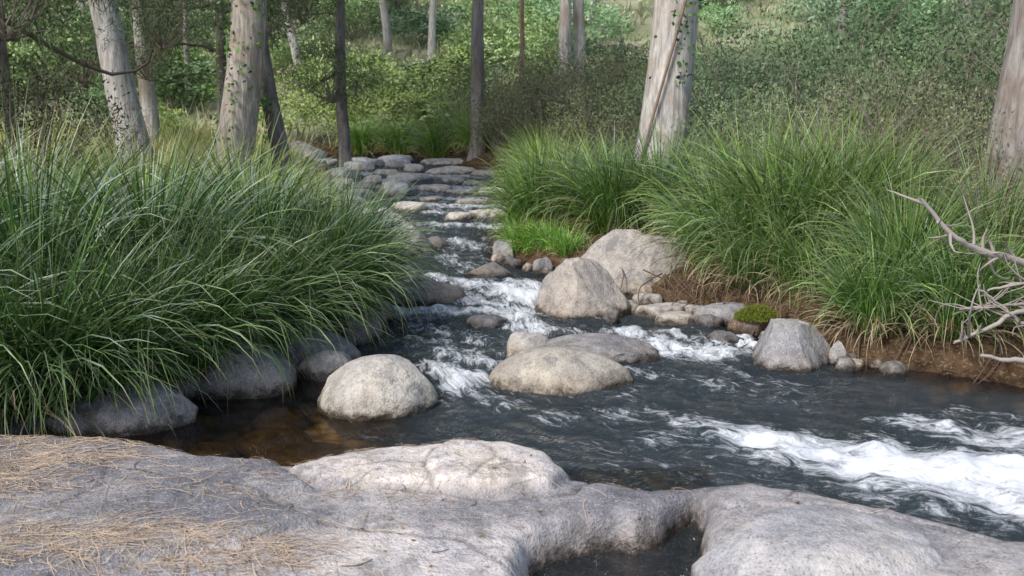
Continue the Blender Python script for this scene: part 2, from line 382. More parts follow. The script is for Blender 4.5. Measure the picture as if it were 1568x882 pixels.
def slabh(x,y):
    x=np.asarray(x,float);y=np.asarray(y,float)
    wx=x+.07*fbm(x*2,y*2,1,4,21);wy=y+.07*fbm(x*2,y*2,4,4,22)
    d=-sdpoly(wx,wy,SLAB)
    z=np.where(d>0,.20*(1-np.exp(-d/.06))+.025*np.minimum(d,3),d*1.5)
    top=plate(wx,wy,TOPL,.025,.05);z=z+np.maximum(top,0)
    pa=plate(wx,wy,PALEST,.025,.04);z=z+np.maximum(pa,0)
    pb=plate(wx,wy,PALE2,.02,.03);z=z+np.maximum(pb,0)
    rg=plate(wx,wy,RIGHT,.05,.035);z=z+np.maximum(rg,0)
    for pts,wd,dp in CRK:
        for a,b in zip(pts[:-1],pts[1:]):
            dd,_=seg_d(wx,wy,*a,*b);z=z-dp*np.exp(-(dd/wd)**2)*(.7+.3*fbm(x*3,y*3,2,2,8))*.8
    u=.022*fbm(x*.9,y*.9,0,3,31)+.011*fbm(x*4,y*4,0,4,33)+.006*fbm(x*18,y*18,0,4,35)
    z=z+u*ss(-.1,.1,d)
    nd=sdpoly(x+.4*(wx-x),y+.4*(wy-y),NOTCH)
    z=np.where(nd<.0,np.minimum(z,-.02+nd*2),z-(z+.02)*np.exp(-np.maximum(nd,0)/.03))
    return np.maximum(z,-.5)
X,Y,F=grid(spaced(-9,7,-3.6,3.2,.016,1.05),spaced(-2.5,6.6,3.6,6.3,.016,1.05))
Z=slabh(X,Y)
tone=.5+.5*fbm(X*.8,Y*.8,0,4,41)
dP=-sdpoly(X,Y,PALEST);dR=-sdpoly(X,Y,RIGHT);dT=-sdpoly(X,Y,TOPL)
mid=np.exp(-((X+.1)/.95)**4-((Y-4.25)/.45)**4)
tn=np.clip(tone*.6-.08+.95*ss(-.02,.05,dP)+.35*ss(0,.1,dR)+.8*mid-.2*ss(0,.1,dT)+.4*fbm(X*3,Y*3,0,4,43),0,1)
c0=np.array([.245,.24,.26]);c1=np.array([.84,.775,.73])
C=c0+(c1-c0)*tn[:,None]
cr=np.zeros_like(X)
for pts,wd,dp in CRK:
    for a,b in zip(pts[:-1],pts[1:]):
        dd,_=seg_d(X+.07*fbm(X*2,Y*2,1,4,21),Y+.07*fbm(X*2,Y*2,4,4,22),*a,*b);cr=np.maximum(cr,np.exp(-(dd/.012)**2))
C=C*(1-.55*cr[:,None])
keep=(Z[F].max(1)>-.48);F=F[keep]
obj('granite_rock_slab',mesh_np('granite_rock_slab',np.stack([X,Y,Z],1),F,M_slab,C))
boulder(1.50,4.28,.66,.50,.36,50,(.58,.56,.55),facets=5,lvl=6,off=(.78,.93),rough=.06,ring=False)
boulder(2.4,4.05,.5,.5,.29,51,(.46,.44,.435),facets=5,lvl=6,off=(.78,.93),rough=.06,ring=False)

# needle litter on slab
N=110000
x=rng.uniform(-4.2,2.4,N);y=rng.uniform(3.5,6.0,N)
dens=ss(.0,.5,fbm(x*.9+.3*y,y*2.6,3,4,55)+.35*ss(.2,-2.2,x)-.15)
dens=np.maximum(dens*(.1+.9*ss(.4,-.8,x)),.012+.09*ss(0,-1.5,x))
k=rng.uniform(0,1,N)<dens*.26
x=x[k];y=y[k];N=len(x)
z=slabh(x,y);k=z>.12;x=x[k];y=y[k];N=len(x)
a=rng.normal(.0,.8,N)+.6*fbm(x,y,0,2,5);L=rng.uniform(.06,.22,N);cv=rng.normal(0,1.2,N)
S=4;P=np.zeros((N,S+1,2));P[:,0,0]=x;P[:,0,1]=y
for s in range(S):
    aa=a+cv*(s/S-.5);P[:,s+1,0]=P[:,s,0]+np.cos(aa)*L/S;P[:,s+1,1]=P[:,s,1]+np.sin(aa)*L/S
zz=slabh(P[...,0].ravel(),P[...,1].ravel()).reshape(N,S+1)+.003+rng.uniform(0,.012,N)[:,None]
w=rng.uniform(.0008,.0016,N)
nx=(-np.sin(a)*w)[:,None];ny=(np.cos(a)*w)[:,None]
V=np.stack([np.stack([P[...,0]-nx,P[...,1]-ny,zz],-1),np.stack([P[...,0]+nx,P[...,1]+ny,zz+.0005],-1)],2).reshape(-1,3)
b=np.arange(N)[:,None]*(2*(S+1));kk=np.arange(S)[None]*2
F=np.stack([b+kk,b+kk+1,b+kk+3,b+kk+2],-1).reshape(-1,4)
cc=np.array([.64,.49,.35])*rng.uniform(.35,1.3,(N,1));C=np.repeat(cc,2*(S+1),0)
obj('casuarina_needle_litter',mesh_np('litter',V,F,M_dry,C,smooth=False))
mb=MB();n=140;x=rng.uniform(-3.4,2.,n);y=rng.uniform(3.9,5.7,n);z=slabh(x,y);k=z>.15;x=x[k];y=y[k];z=z[k];n=len(x)
V,F,C=leaves(np.stack([x,y,z+.008],1),np.stack([rng.normal(0,1,n),rng.normal(0,1,n),rng.normal(0,.1,n)],1),rng.uniform(.02,.05,n),rng.uniform(.006,.015,n),np.array([.3,.2,.12])*rng.uniform(.5,1.4,(n,1)),rng)
mb.add(V,F,C,0)
for q in range(9):
    x0=rng.uniform(-3,1.);y0=rng.uniform(4,5.6);a_=rng.uniform(0,6.28);l_=rng.uniform(.06,.16)
    t=np.linspace(0,1,6);xx=x0+np.cos(a_+t)*l_*t;yy=y0+np.sin(a_+t)*l_*t
    tube(mb,np.stack([xx,yy,slabh(xx,yy)+.005],1),np.full(6,.0022),5,(.16,.12,.09),1)
obj('fallen_leaves_and_twigs',mb.mesh('fallen',[M_dry,M_twig]))

# ---------------------------------------------------------------- water
FL=[(1.0,6.9,1.6,6.3,.12,.26,.65),(1.6,6.3,2.3,5.85,.26,.36,1.),(2.3,5.8,3.1,5.5,.4,.5,1.2),(3.1,5.5,5.5,4.9,.5,.8,1.25),
(.9,6.3,1.5,6.45,.14,.2,.5),(2.7,6.6,3.6,6.25,.16,.3,.75),(.3,6.7,1.0,6.9,.15,.2,.45),(3.2,6.9,4.5,6.4,.15,.3,.4),
(-.75,8.1,-.35,7.6,.16,.22,1.),(-.65,8.5,-.1,8.1,.18,.2,.75),(-.5,7.6,.0,7.1,.15,.2,.45),(-.9,8.9,-.3,8.5,.2,.25,.5),
(-1.2,10.0,-.1,9.95,.17,.2,.9),(-.1,9.9,.3,9.2,.2,.22,.9),(-.9,9.4,-.3,9.0,.2,.25,.5),(.3,9.3,.9,8.9,.2,.25,.5),
(-.9,11.9,-.2,11.1,.17,.22,.9),(-.25,11.3,.3,10.6,.3,.32,1.15),(.1,11.6,.45,10.9,.15,.2,.85),(-.5,10.6,.2,10.0,.25,.28,.75),(-.7,11.0,-.3,10.4,.18,.22,.7),
(1.05,9.3,1.35,8.6,.2,.22,.8),(1.35,8.6,1.75,8.4,.2,.25,.95),(1.4,9.2,1.9,8.7,.15,.18,.65),(2.05,9.0,2.15,8.5,.09,.14,1.),(1.0,7.9,1.6,7.6,.15,.2,.45),(1.7,8.0,2.2,7.5,.12,.2,.4),
(-1.3,16.2,-.3,16.0,.25,.25,.8),(-1.9,19,-.4,18.5,.35,.35,.8),(-2.8,22,-.6,21.7,.5,.5,.8),(-.9,14.6,-.5,13.9,.2,.25,.7),(-3.5,25,-.8,24.5,.7,.7,.8),(-.9,13.2,-.5,12.4,.2,.25,.55),(-1.4,17.8,-.4,17.5,.25,.25,.7),(-2.2,20,-.6,19.8,.3,.3,.7)]
CL=[(-5.5,31),(-3,26),(-1.7,21),(-.9,16.5),(-.8,13.5),(-.2,11.5),(.2,9.5),(.3,8),(1.0,7),(2.0,6.3),(3.5,5.8),(8,5),(20,4)]
CLr=np.array(CL)
t=np.linspace(0,len(CL)-1,90);CLs=np.stack([np.interp(t,range(len(CL)),CLr[:,0]),np.interp(t,range(len(CL)),CLr[:,1])],1)
for _ in range(6): CLs[1:-1]=(CLs[:-2]+2*CLs[1:-1]+CLs[2:])/4
xs=spaced(-9,20,-2.9,4.6,.03,1.05)
ys=[3.0]
while ys[-1]<33: ys.append(ys[-1]+max(.028,(ys[-1]-5)*.0085))
X,Y,F=grid(xs,np.array(ys))
best=np.full(X.shape,1e9);Sx=np.zeros_like(X);Tx=np.zeros_like(X);acc=0
for a in range(len(CLs)-1):
    x1,y1=CLs[a];x2,y2=CLs[a+1];dd,t=seg_d(X,Y,x1,y1,x2,y2);l=math.hypot(x2-x1,y2-y1)
    cr=np.sign((x2-x1)*(Y-y1)-(y2-y1)*(X-x1));m=dd<best
    best=np.where(m,dd,best);Sx=np.where(m,acc+t*l,Sx);Tx=np.where(m,dd*cr,Tx);acc+=l
foam=np.zeros_like(X)
wx=X+.16*fbm(X*2.5,Y*2.5,0,4,91);wy=Y+.16*fbm(X*2.5,Y*2.5,7,4,92)
for (a,b_,c,d_,w1,w2,s) in FL:
    dd,t=seg_d(wx,wy,a,b_,c,d_);foam=np.maximum(foam,s*np.exp(-(dd/((w1+(w2-w1)*t)*1.25))**2))
for (cx,cy,rx,ry) in RINGS:
    q=np.hypot((X-cx)/(rx*1.04),(Y-cy)/(ry*1.04))
    up_=np.clip(.5+.5*((Y-cy)/(ry))*.6,0.15,1)
    foam=np.maximum(foam,.34*up_*np.exp(-((q-1)*min(rx,1)/.07)**2))
bg=.30*ss(-.3,.5,fbm(Sx*.7,Tx*1.4,0,3,71))*ss(2.2,.5,np.abs(Tx))+.14*ss(12,16,Y)
foam=np.maximum(foam,bg)
calm=ss(-.4,-1.2,X)*ss(8.6,8,Y)
foam*=1-.95*calm
act=(.5+.5*np.clip(foam+.2,0,1))*(1-.75*calm)
Zw=.022*act*fbm(Sx*2.2,Tx*3.0,0,4,61)+.028*act*(1-np.abs(fbm(Sx*1.6+3,Tx*2.2,0,3,62))*2)+.09*np.clip(foam,0,1.2)*(.35+fbm(Sx*4,Tx*6,0,4,63))
fade=ss(25,12,Y);Zw=Zw*(.25+.75*fade)
deep=ss(.05,.42,-H(X,Y))*.78;deep=np.clip(deep*(1-.95*calm),0,1)
deep=np.where((Y<5.8)&(X<1.2),np.minimum(deep,.35),deep)
obj('creek_water',mesh_np('creek_water',np.stack([X,Y,Zw],1),F,M_water,attrs={'foam':foam,'deep':deep,'act':act*(.3+.7*fade),'flow':np.stack([Sx,Tx,0*Sx],1)}))

# ---------------------------------------------------------------- lomandra tufts
def tuft_mesh(seed,n=1000,r0=.22,Lm=1.3,dead=.09,wid=.016,up=0.0):
    r=np.random.default_rng(seed)
    az=r.uniform(0,2*np.pi,n);rad=r0*np.sqrt(r.uniform(0,1,n))
    base=np.stack([rad*np.cos(az)+r.normal(0,.03,n),rad*np.sin(az)+r.normal(0,.03,n),r.uniform(-.05,.05,n)],1)
    q=rad/r0
    az2=az+r.normal(0,.45,n)
    lean=np.clip(.05+.45*q*r.uniform(.3,1.3,n)-up,0.02,1.1)
    droop=r.uniform(.25,2.3,n)*(.6+.7*q)*(1-up)
    L=Lm*r.uniform(.5,1.12,n)*(1-.10*q);W=wid*r.uniform(.6,1.25,n)
    g=r.uniform(0,1,(n,1))
    col=np.array([.034,.11,.022])*(1-g)+np.array([.155,.32,.06])*g**1.4
    col*=r.uniform(.65,1.3,(n,1))
    isd=r.uniform(0,1,n)<dead
    col[isd]=np.array([.40,.33,.20])*r.uniform(.4,1.1,(isd.sum(),1))
    lean[isd]=r.uniform(.4,1.2,isd.sum());droop[isd]=r.uniform(1.,2.2,isd.sum());L[isd]*=.7
    V,F,C=blades(base,az2,L,W,lean,droop,col,7,r.uniform(-1,1,n),tipcol=(.30,.30,.15))
    mb=MB();mb.add(V,F,C)
    return mb.mesh('lomandra',[M_blade])
TU=[tuft_mesh(200+i) for i in range(4)]
TD=[tuft_mesh(220+i,1000,.25,1.15,.20) for i in range(2)]
TS=tuft_mesh(230,400,.18,.55,.1,.009)
TT=tuft_mesh(240,450,.2,1.3,.1,.015,.25)
def tuft(x,y,s=1.,me=None,col=(1,1,1),sz=None,dz=-.04,name='lomandra_grass_tuft',tilt=(0,0)):
    me=me or random.choice(TU)
    return obj(name,me,(x,y,max(H1(x,y),.1)+dz),(random.uniform(-.08,.08)+tilt[0],random.uniform(-.08,.08)+tilt[1],random.uniform(0,6.28)),(s,s,sz or s*1.08),col)
G1=(1.,1.,1.);YG=(2.4,1.7,1.2)
for x,y,s,c in [(-3.3,6.75,1.2,G1),(-4.1,6.65,1.3,G1),(-2.75,7.25,1.1,G1),(-3.75,7.6,1.4,G1),(-4.8,7.6,1.45,G1),(-2.35,8.0,1.1,G1),(-3.1,8.4,1.3,G1),(-2.0,8.75,1.15,G1),(-1.75,9.4,1.1,(.8,.85,.9)),(-2.5,9.5,1.25,G1),(-1.85,10.2,1.0,G1),
   (-3.6,9.8,1.1,(1.7,1.4,1.)),(-4.5,8.9,1.3,(1.4,1.2,.9)),(-5.6,8.9,1.3,(1.8,1.4,1.)),(-4.2,11.2,1.1,YG),(-5.4,11,1.2,YG),(-6.6,10.9,1.2,YG),(-3.2,11.4,1.05,YG),
   (-5.7,7.3,1.3,G1),(-6.6,8,1.3,G1)]:
    tuft(x,y,s,None,c)
for x,y,s in [(-3.5,6.5,.9),(-2.9,6.85,.85),(-2.45,7.45,.85),(-2.05,8.2,.85),(-1.7,8.9,.9),(-1.55,9.7,.85),(-4.1,6.35,.9)]:
    tuft(x,y,s,None,(.85,.9,.85),dz=.05)
for x,y,s,c,m in [(.35,14.0,1.05,(1.4,1.3,1.),None),(.75,14.6,1.1,(1.4,1.3,1.),None),(1.3,13.0,1.1,(1.3,1.2,1),None),(1.95,13.1,1.15,(.95,1.,1.),None),(1.0,13.6,1.,(1.2,1.1,1),None),
   (2.35,10.7,1.05,(1.5,1.35,1.4),TD[0]),(2.9,10.45,1.3,(1.5,1.35,1.4),TD[1]),(3.5,10.3,1.2,(1.4,1.25,1.1),None),(2.9,11.3,1.35,(1.4,1.25,1.1),None),(3.7,11.2,1.35,(1.4,1.3,1.2),None),(2.4,11.8,1.1,(1.4,1.3,1.1),None),(2.95,9.7,.8,(1.5,1.35,1.4),TD[0]),(2.5,10.1,.8,(1.5,1.35,1.4),TD[0]),
   (3.2,8.5,.85,(1.5,1.35,1.4),TD[1]),(3.75,8.25,.9,(1.5,1.35,1.4),TD[0]),(3.6,8.95,1.,(1.5,1.35,1.3),None),(4.3,8.6,.85,(1.3,1.2,1.1),TD[1]),(4.6,9.5,1.0,(1.3,1.2,1.1),None),(3.95,9.7,1.05,(1.3,1.2,1.1),TD[0]),(5.1,8.7,.9,(1.2,1.2,1.1),TD[1]),
   (3.2,10.9,1.3,(1.3,1.3,1.),TT),(4.0,10.6,1.2,(1.3,1.3,1.),TT),(5.0,10.6,1.,(1.2,1.2,1.),None),(3.2,13.2,1.1,(1.2,1.2,1.),None),
   (1.3,16,1.,(1.6,1.4,1.),None),(2.9,15.,1.,(1.5,1.4,1.),None)]:
    tuft(x,y,s,m,c)
for x,y,s in [(.1,13.35,1.),(.3,13.1,.9),(.5,12.9,.9),(.15,13.8,1.1),(.7,12.5,.8)]: tuft(x,y,s,TS,(2.0,2.1,1.2))
for x,y,s in [(-2.2,29,1.1),(-3.4,30.5,1.1),(-5.9,21.5,.7),(-5.2,18.5,.6),(-1.4,29,1.1),(.6,21,.9),(.55,18.6,.9),(.6,23.5,.9),(.6,16.8,.9),(-.9,27.8,1.1),(-4.6,31,1.1)]:
    tuft(x,y,s,None,(2.2,1.9,1.4))

def field(n,fx,name,lo,hi,c0,c1,w=.006):
    x,y=fx(n);d=sdpoly(x,y,STREAM);k=(d>.25);x=x[k];y=y[k];n=len(x)
    pk=fbm(x*.5,y*.5,0,3,77);k=rng.uniform(-.6,.5,n)<pk+.1;x=x[k];y=y[k];n=len(x)
    g=np.clip(.5+.9*fbm(x*.25,y*.25,2,3,78)+rng.normal(0,.2,n),0,1)[:,None]
    col=(np.array(c0)*(1-g)+np.array(c1)*g)*rng.uniform(.6,1.3,(n,1))
    sc=1+y/30
    V,F,C=blades(np.stack([x,y,H(x,y)-.02],1),rng.uniform(0,6.28,n),rng.uniform(lo,hi,n),w*rng.uniform(.6,1.4,n)*sc,rng.uniform(0,.5,n),rng.uniform(.2,1.5,n),col,3)
    obj(name,mesh_np(name,V,F,M_leaf,C))
field(60000,lambda n:(rng.uniform(-14,-1.5,n),rng.uniform(9,30,n)),'meadow_grass',.3,.9,(.36,.44,.11),(.66,.60,.32))
field(34000,lambda n:(rng.uniform(-.5,12,n),rng.uniform(7.6,26,n)),'bank_grass',.15,.5,(.14,.20,.06),(.32,.31,.16))
field(36000,lambda n:(rng.uniform(-45,45,n),28+50*rng.uniform(0,1,n)**1.3),'hillside_grass',.3,.9,(.28,.35,.16),(.56,.52,.36),.025)
def straw():
    n=5000;x=rng.uniform(1.0,6,n);y=rng.uniform(7.3,11,n);d=sdpoly(x,y,STREAM);k=(d>-.02)&(d<.5);x=x[k];y=y[k];n=len(x)
    V,F,C=blades(np.stack([x,y,H(x,y)+.01],1),rng.uniform(0,6.28,n),rng.uniform(.06,.22,n),rng.uniform(.003,.006,n),rng.uniform(1.,1.6,n),rng.uniform(0,.7,n),np.array([.30,.22,.14])*rng.uniform(.2,1.2,(n,1)),3)
    obj('dry_straw_litter',mesh_np('straw',V,F,M_dry,C))
straw()

# ---------------------------------------------------------------- shrubs
def shrub_mesh(seed,R=1.,Hh=1.6,K=60,per=80,ll=.06,lw=.02,c0=(.11,.14,.075),c1=(.25,.285,.18),branches=True,cs=.17,droop=0.,zlo=.15,bc=(.24,.20,.17),bk=1):
    r=np.random.default_rng(seed);mb=MB()
    d=r.normal(0,1,(K,3));d/=np.linalg.norm(d,axis=1)[:,None]
    rad=r.uniform(.35,1,K)**.6*(1+.3*r.normal(0,1,K)*.5)
    cz=Hh*(zlo+(1-zlo)*.5)
    P=d*rad[:,None]*np.array([R,R,Hh*(1-zlo)*.5])+np.array([0,0,cz])
    C=np.repeat(P,per,0);n=len(C)
    sz=np.repeat(r.uniform(.6,1.4,K),per)[:,None]
    off=r.normal(0,1,(n,3))*cs*R*sz*np.array([1.1,1.1,.8]);C=C+off
    D=off/ (np.linalg.norm(off,axis=1)[:,None]+1e-6)+r.normal(0,.6,(n,3))+np.array([0,0,.4-droop*2.5])
    g=np.repeat(r.uniform(0,1,(K,1)),per,0)*.75+r.uniform(0,.25,(n,1))
    col=np.array(c0)*(1-g)+np.array(c1)*g
    V,F,Cc=leaves(C,D,ll*r.uniform(.6,1.3,n),lw*r.uniform(.6,1.3,n),col,r)
    mb.add(V,F,Cc,0)
    if branches:
        for i in range(0,K,bk):
            a=(r.normal(0,.04),r.normal(0,.04),0);p=bezpts(a,P[i],.12,6,seed+i)
            tube(mb,p,np.linspace(.018,.003,6)*R,4,bc,1)
            for q in range(3):
                e=P[i]+r.normal(0,1,3)*cs*R*1.6
                tube(mb,bezpts(p[4],e,.1,4,seed+i*7+q),np.linspace(.005,.0015,4)*R,3,bc,1)
    return mb.mesh('shrub',[M_leaf,M_twig],smooth=False)
SH=[shrub_mesh(300+i,1.,1.7,60,60,.06,.022,cs=.12,bk=2) for i in range(3)]
SB=[shrub_mesh(310+i,1.,1.6,40,50,.11,.05,(.10,.16,.06),(.29,.37,.18),bk=6,cs=.14) for i in range(3)]
SP=[shrub_mesh(320+i,1.,1.5,50,36,.05,.014,(.09,.09,.06),(.24,.22,.16),cs=.14) for i in range(2)]
CW=[shrub_mesh(330+i,1.,1.2,30,22,.26,.09,(.10,.13,.06),(.21,.24,.12),branches=False,cs=.2,droop=.3,zlo=0) for i in range(2)]
CN=[shrub_mesh(340+i,1.,1.4,40,60,.18,.018,(.08,.11,.06),(.20,.23,.13),branches=True,cs=.18,droop=.5,zlo=0,bk=2) for i in range(2)]
def shrub(x,y,s,h=None,me=None,col=(1,1,1),name='shrub',dz=-.1,parent=None):
    me=me or random.choice(SH)
    return obj(name,me,(x,y,H1(x,y)+dz),(0,0,random.uniform(0,6.28)),(s,s,h or s),col,parent)
shrub(-6.6,14,1.2,1.3,SH[0],(.45,.42,.42),'wattle_shrub');shrub(-5.9,14.6,.8,1.0,SP[1],(.5,.45,.45),'wattle_shrub');shrub(-7.6,14.6,1.1,1.2,SH[1],(.45,.42,.42),'wattle_shrub')
for x,y,s,h,c in [(-.1,26,1.1,1.2,(1.2,1.1,1.)),(1.0,24.2,1.4,1.5,(1.3,1.15,1.05)),(2.4,22.4,1.5,1.6,(1.2,1.1,1.)),(1.6,20,1.0,1.1,(1.3,1.25,1.1)),(-1.2,30,1.3,1.4,(1.5,1.4,1.2)),(.6,27.5,1.5,1.7,(1.3,1.2,1.05)),(2.4,26.5,1.5,1.7,(1.3,1.25,1.1)),
  (3.2,19.5,1.2,1.3,(1.,1.15,1.05)),(4.2,17.5,1.4,1.5,(1.2,1.4,1.3)),(5.8,17,1.6,1.7,(.8,.95,.85)),(7.4,16,1.6,1.7,(1.2,1.3,1.2)),(5.0,20.5,1.8,2.,(1.3,1.6,1.4)),(7.6,20.5,2.,2.2,(1.,1.3,1.1)),(9.8,19,2.,2.2,(1.2,1.5,1.3)),
  (4.7,12.6,1.0,1.3,(1.15,1.1,1.)),(5.7,13.6,1.2,1.5,(.75,.85,.75)),(4.0,14,1.0,1.1,(1.3,1.35,1.2)),(5.3,11.3,.8,1.1,(1.25,1.2,1.1)),(6.8,12.5,1.2,1.6,(.8,.95,.85)),(6.3,10.2,.9,1.,(1.,1.1,1.)),(3.5,15.8,1.1,1.1,(1.2,1.4,1.2)),(4.9,15.3,1.2,1.4,(.8,.95,.85)),(3.6,22.5,1.4,1.7,(1.4,1.5,1.3))]:
    shrub(x,y,s,h,None,c)
for x,y,s,h in [(4.35,10.4,.65,.75),(4.9,10.0,.7,.7),(3.9,11.6,.8,1.1),(4.5,11.2,.8,1.0),(5.6,9.6,.8,.9),(5.0,9.0,.6,.7),(4.4,9.3,.55,.7)]:
    shrub(x,y,s,h,random.choice(SP),(1.8,1.6,1.45),'dry_shrub')
under=bpy.data.objects.new('hillside_understorey',None);COL.objects.link(under)
cols=[(1.1,1.2,1.0),(1.6,1.6,1.2),(1.0,1.1,1.0),(1.9,1.9,1.3),(1.4,1.3,1.2),(.7,.8,.75),(1.9,1.75,1.4),(1.5,1.35,1.2),(.8,.9,.8)]
for i in range(260):
    y=27+50*random.random()**1.15;x=random.uniform(-.60,.60)*(y+6)
    if float(sdpoly(np.array([x]),np.array([y]),STREAM)[0])<1.6: continue
    if x<-3 and y<31 and random.random()<.6: continue
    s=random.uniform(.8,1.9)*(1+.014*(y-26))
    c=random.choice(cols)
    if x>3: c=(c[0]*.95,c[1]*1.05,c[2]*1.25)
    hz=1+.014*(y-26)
    c=(c[0]*hz,c[1]*hz,c[2]*hz*(1+.020*(y-26)))  # distance haze painted into the leaf colour: paler and bluer further back
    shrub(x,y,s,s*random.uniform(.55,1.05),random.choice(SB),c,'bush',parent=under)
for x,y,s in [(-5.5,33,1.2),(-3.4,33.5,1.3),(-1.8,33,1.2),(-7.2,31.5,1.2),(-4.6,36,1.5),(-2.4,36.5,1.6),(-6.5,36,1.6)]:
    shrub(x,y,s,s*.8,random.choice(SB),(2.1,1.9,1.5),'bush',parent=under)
def fern_mesh(seed):
    r=np.random.default_rng(seed);mb=MB()
    for f in range(16):
        az=f*2.4+r.normal(0,.2);L=r.uniform(.8,1.2);n=26;t=np.linspace(0,1,n);th=.35+1.5*t+r.uniform(-.1,.2)
        rr=np.cumsum(np.sin(th))*L/n;z=np.cumsum(np.cos(th))*L/n
        P=np.stack([rr*math.cos(az),rr*math.sin(az),z],1)
        tube(mb,P[::5],np.linspace(.008,.002,len(P[::5])),3,(.1,.12,.05))
        side=np.array([-math.sin(az),math.cos(az),0]);fw=np.array([math.cos(az),math.sin(az),-.3])
        for s in (-1,1):
            l=.26*np.sin(np.pi*np.clip(t*.9+.1,0,1))+.02
            D=side*s+fw*.4;D/=np.linalg.norm(D)
            V,F,C=leaves(P+D*l[:,None]*.5,np.tile(D,(n,1)),l,np.full(n,.05),np.array([.17,.25,.12])*r.uniform(.7,1.2,(n,1)),r)
            mb.add(V,F,C)
    return mb.mesh('fern',[M_leaf],False)
FE=[fern_mesh(1),fern_mesh(2)]
for i in range(9):
    x=random.uniform(-5.8,-1.2);y=random.uniform(30.5,34)
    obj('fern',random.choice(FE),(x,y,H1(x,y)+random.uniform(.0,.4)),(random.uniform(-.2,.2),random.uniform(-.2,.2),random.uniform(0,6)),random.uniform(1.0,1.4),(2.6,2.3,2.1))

# ---------------------------------------------------------------- trees
def tree(x,y,r,lean=(0,0),ht=14,col=(.4,.36,.32),seed=0,flare=1.35,crown=True,low=0,name='eucalyptus_tree',sides=20,crs=1.3,nc=4,first=.66,lowcol=(.8,.85,.8)):
    R_=np.random.default_rng(seed);mb=MB();z0=H1(x,y)-.2
    n=max(24,int(ht/.22));t=np.linspace(0,1,n);zz=t*ht
    wob=fbm(zz*.35,zz*0+seed,0,3,seed)*.25*t**.5;wob2=fbm(zz*.35,zz*0+seed+9,0,3,seed+1)*.25*t**.5
    P=np.stack([lean[0]*zz*(1-.3*t)+wob,lean[1]*zz+wob2,zz],1)
    rad=r*(1-.8*t)*(1+(flare-1)*np.exp(-zz/.55))
    tube(mb,P,rad,sides,(1,1,1),0,.16,seed)
    ends=[]
    for i in range(nc):
        f=R_.uniform(first,.92);k=int(f*(n-1));a=R_.uniform(0,6.28);L=ht*R_.uniform(.16,.28)*(1.2-f*.5)
        e=P[k]+np.array([math.cos(a)*L,math.sin(a)*L,L*R_.uniform(.4,1.1)])
        pp=bezpts(P[k],e,.12,9,seed*31+i);tube(mb,pp,np.linspace(rad[k]*.55,.02,9),8,(1,1,1),0)
        ends.append(e)
        e2=pp[5]+R_.normal(0,1,3)*L*.35+np.array([0,0,L*.25]);tube(mb,bezpts(pp[5],e2,.12,6,seed*17+i*3),np.linspace(rad[k]*.25,.012,6),6,(1,1,1),0);ends.append(e2)
    ends.append(P[-1])
    tr=obj(name,mb.mesh(name,[M_bark]),(x,y,z0),color=col)
    if crown:
        for e in ends:
            s=crs*R_.uniform(.6,1.15)
            obj('crown_foliage',random.choice(CW),(e[0],e[1],e[2]-.4*s),(0,0,R_.uniform(0,6)),(s,s,s*.8),(1.2,1.25,1.),tr)
    for i in range(low):
        a=R_.uniform(0,6.28);k=int(R_.uniform(2.6,4.6)/ht*n);L=R_.uniform(1.2,3.)
        e=P[k]+np.array([math.cos(a)*L,math.sin(a)*L*.6,R_.uniform(-.3,.6)])
        mb2=MB();tube(mb2,bezpts(P[k],e,.15,8,seed+i*5),np.linspace(.045,.01,8),6,(.12,.1,.09),0)
        obj('low_branch',mb2.mesh('low_branch',[M_twig]),(0,0,0),parent=tr)
        s=R_.uniform(.8,1.3)
        obj('hanging_foliage',random.choice(CN),(e[0],e[1],e[2]-.7*s),(0,0,a),s,lowcol,tr)
    return tr
PALB=(.70,.66,.61);DKB=(.26,.24,.22)
tree(-7.45,20,.32,(-.17,0),15,(.62,.60,.58),1,1.3,low=1)
tree(-8.6,24,.2,(-.04,0),14,(.66,.63,.60),2,low=2)
big2=tree(-4.75,17,.33,(.12,0),14,(.54,.49,.44),3,1.5,low=0)
tree(-4.0,17.6,.17,(-.12,0),11,DKB,4,low=0,name='casuarina_tree')
tree(-8.75,16,.27,(-.02,0),13,(.34,.32,.31),5,low=2,name='casuarina_tree')
tree(-8.3,16.6,.1,(.02,0),10,DKB,6,low=2,name='casuarina_tree')
tree(-6.9,24,.14,(0,0),12,DKB,7,low=4,name='casuarina_tree')
tree(-4.35,26,.17,(.0,0),13,(.30,.28,.26),8,low=1,name='casuarina_tree')
tree(-.95,27.5,.21,(.0,0),13,(.33,.31,.30),9,low=0,name='casuarina_tree')
tree(1.5,29,.22,(.01,0),15,PALB,10);tree(1.98,29.3,.2,(-.02,0),15,PALB,11)
big3=tree(2.28,16,.40,(.07,0),17,(.64,.61,.58),12,1.28,sides=28)
big4=tree(5.55,11,.36,(.03,.02),13,(.38,.35,.33),13,1.25,sides=24)
tree(.35,32,.1,(0,0),10,(.5,.34,.27),14)
for i,(u,y,r,l,c) in enumerate([(-7.8,38,.2,-.15,(.75,.72,.68)),(-3.4,42,.18,.05,(.7,.68,.66)),(-16,44,.25,.04,DKB),
   (7.5,50,.22,.03,(.6,.57,.54)),(14,42,.22,-.05,(.5,.47,.44)),(18,50,.25,0,(.55,.52,.49)),(10.5,33,.14,.02,(.45,.42,.4)),(-20,48,.3,0,(.6,.57,.54)),(15,34,.2,0,(.4,.38,.36)),(-5.6,46,.2,-.03,(.6,.58,.56)),(-11.5,36,.12,.05,(.5,.47,.44)),(-13.2,41,.18,0,DKB),(3.5,46,.2,.02,(.62,.6,.57)),(-1.9,52,.22,0,(.66,.63,.6))]):
    tree(u,y,r,(l,0),13,c,50+i,1.2,low=(2 if u<-4 else 0),sides=12,nc=3,first=.7)
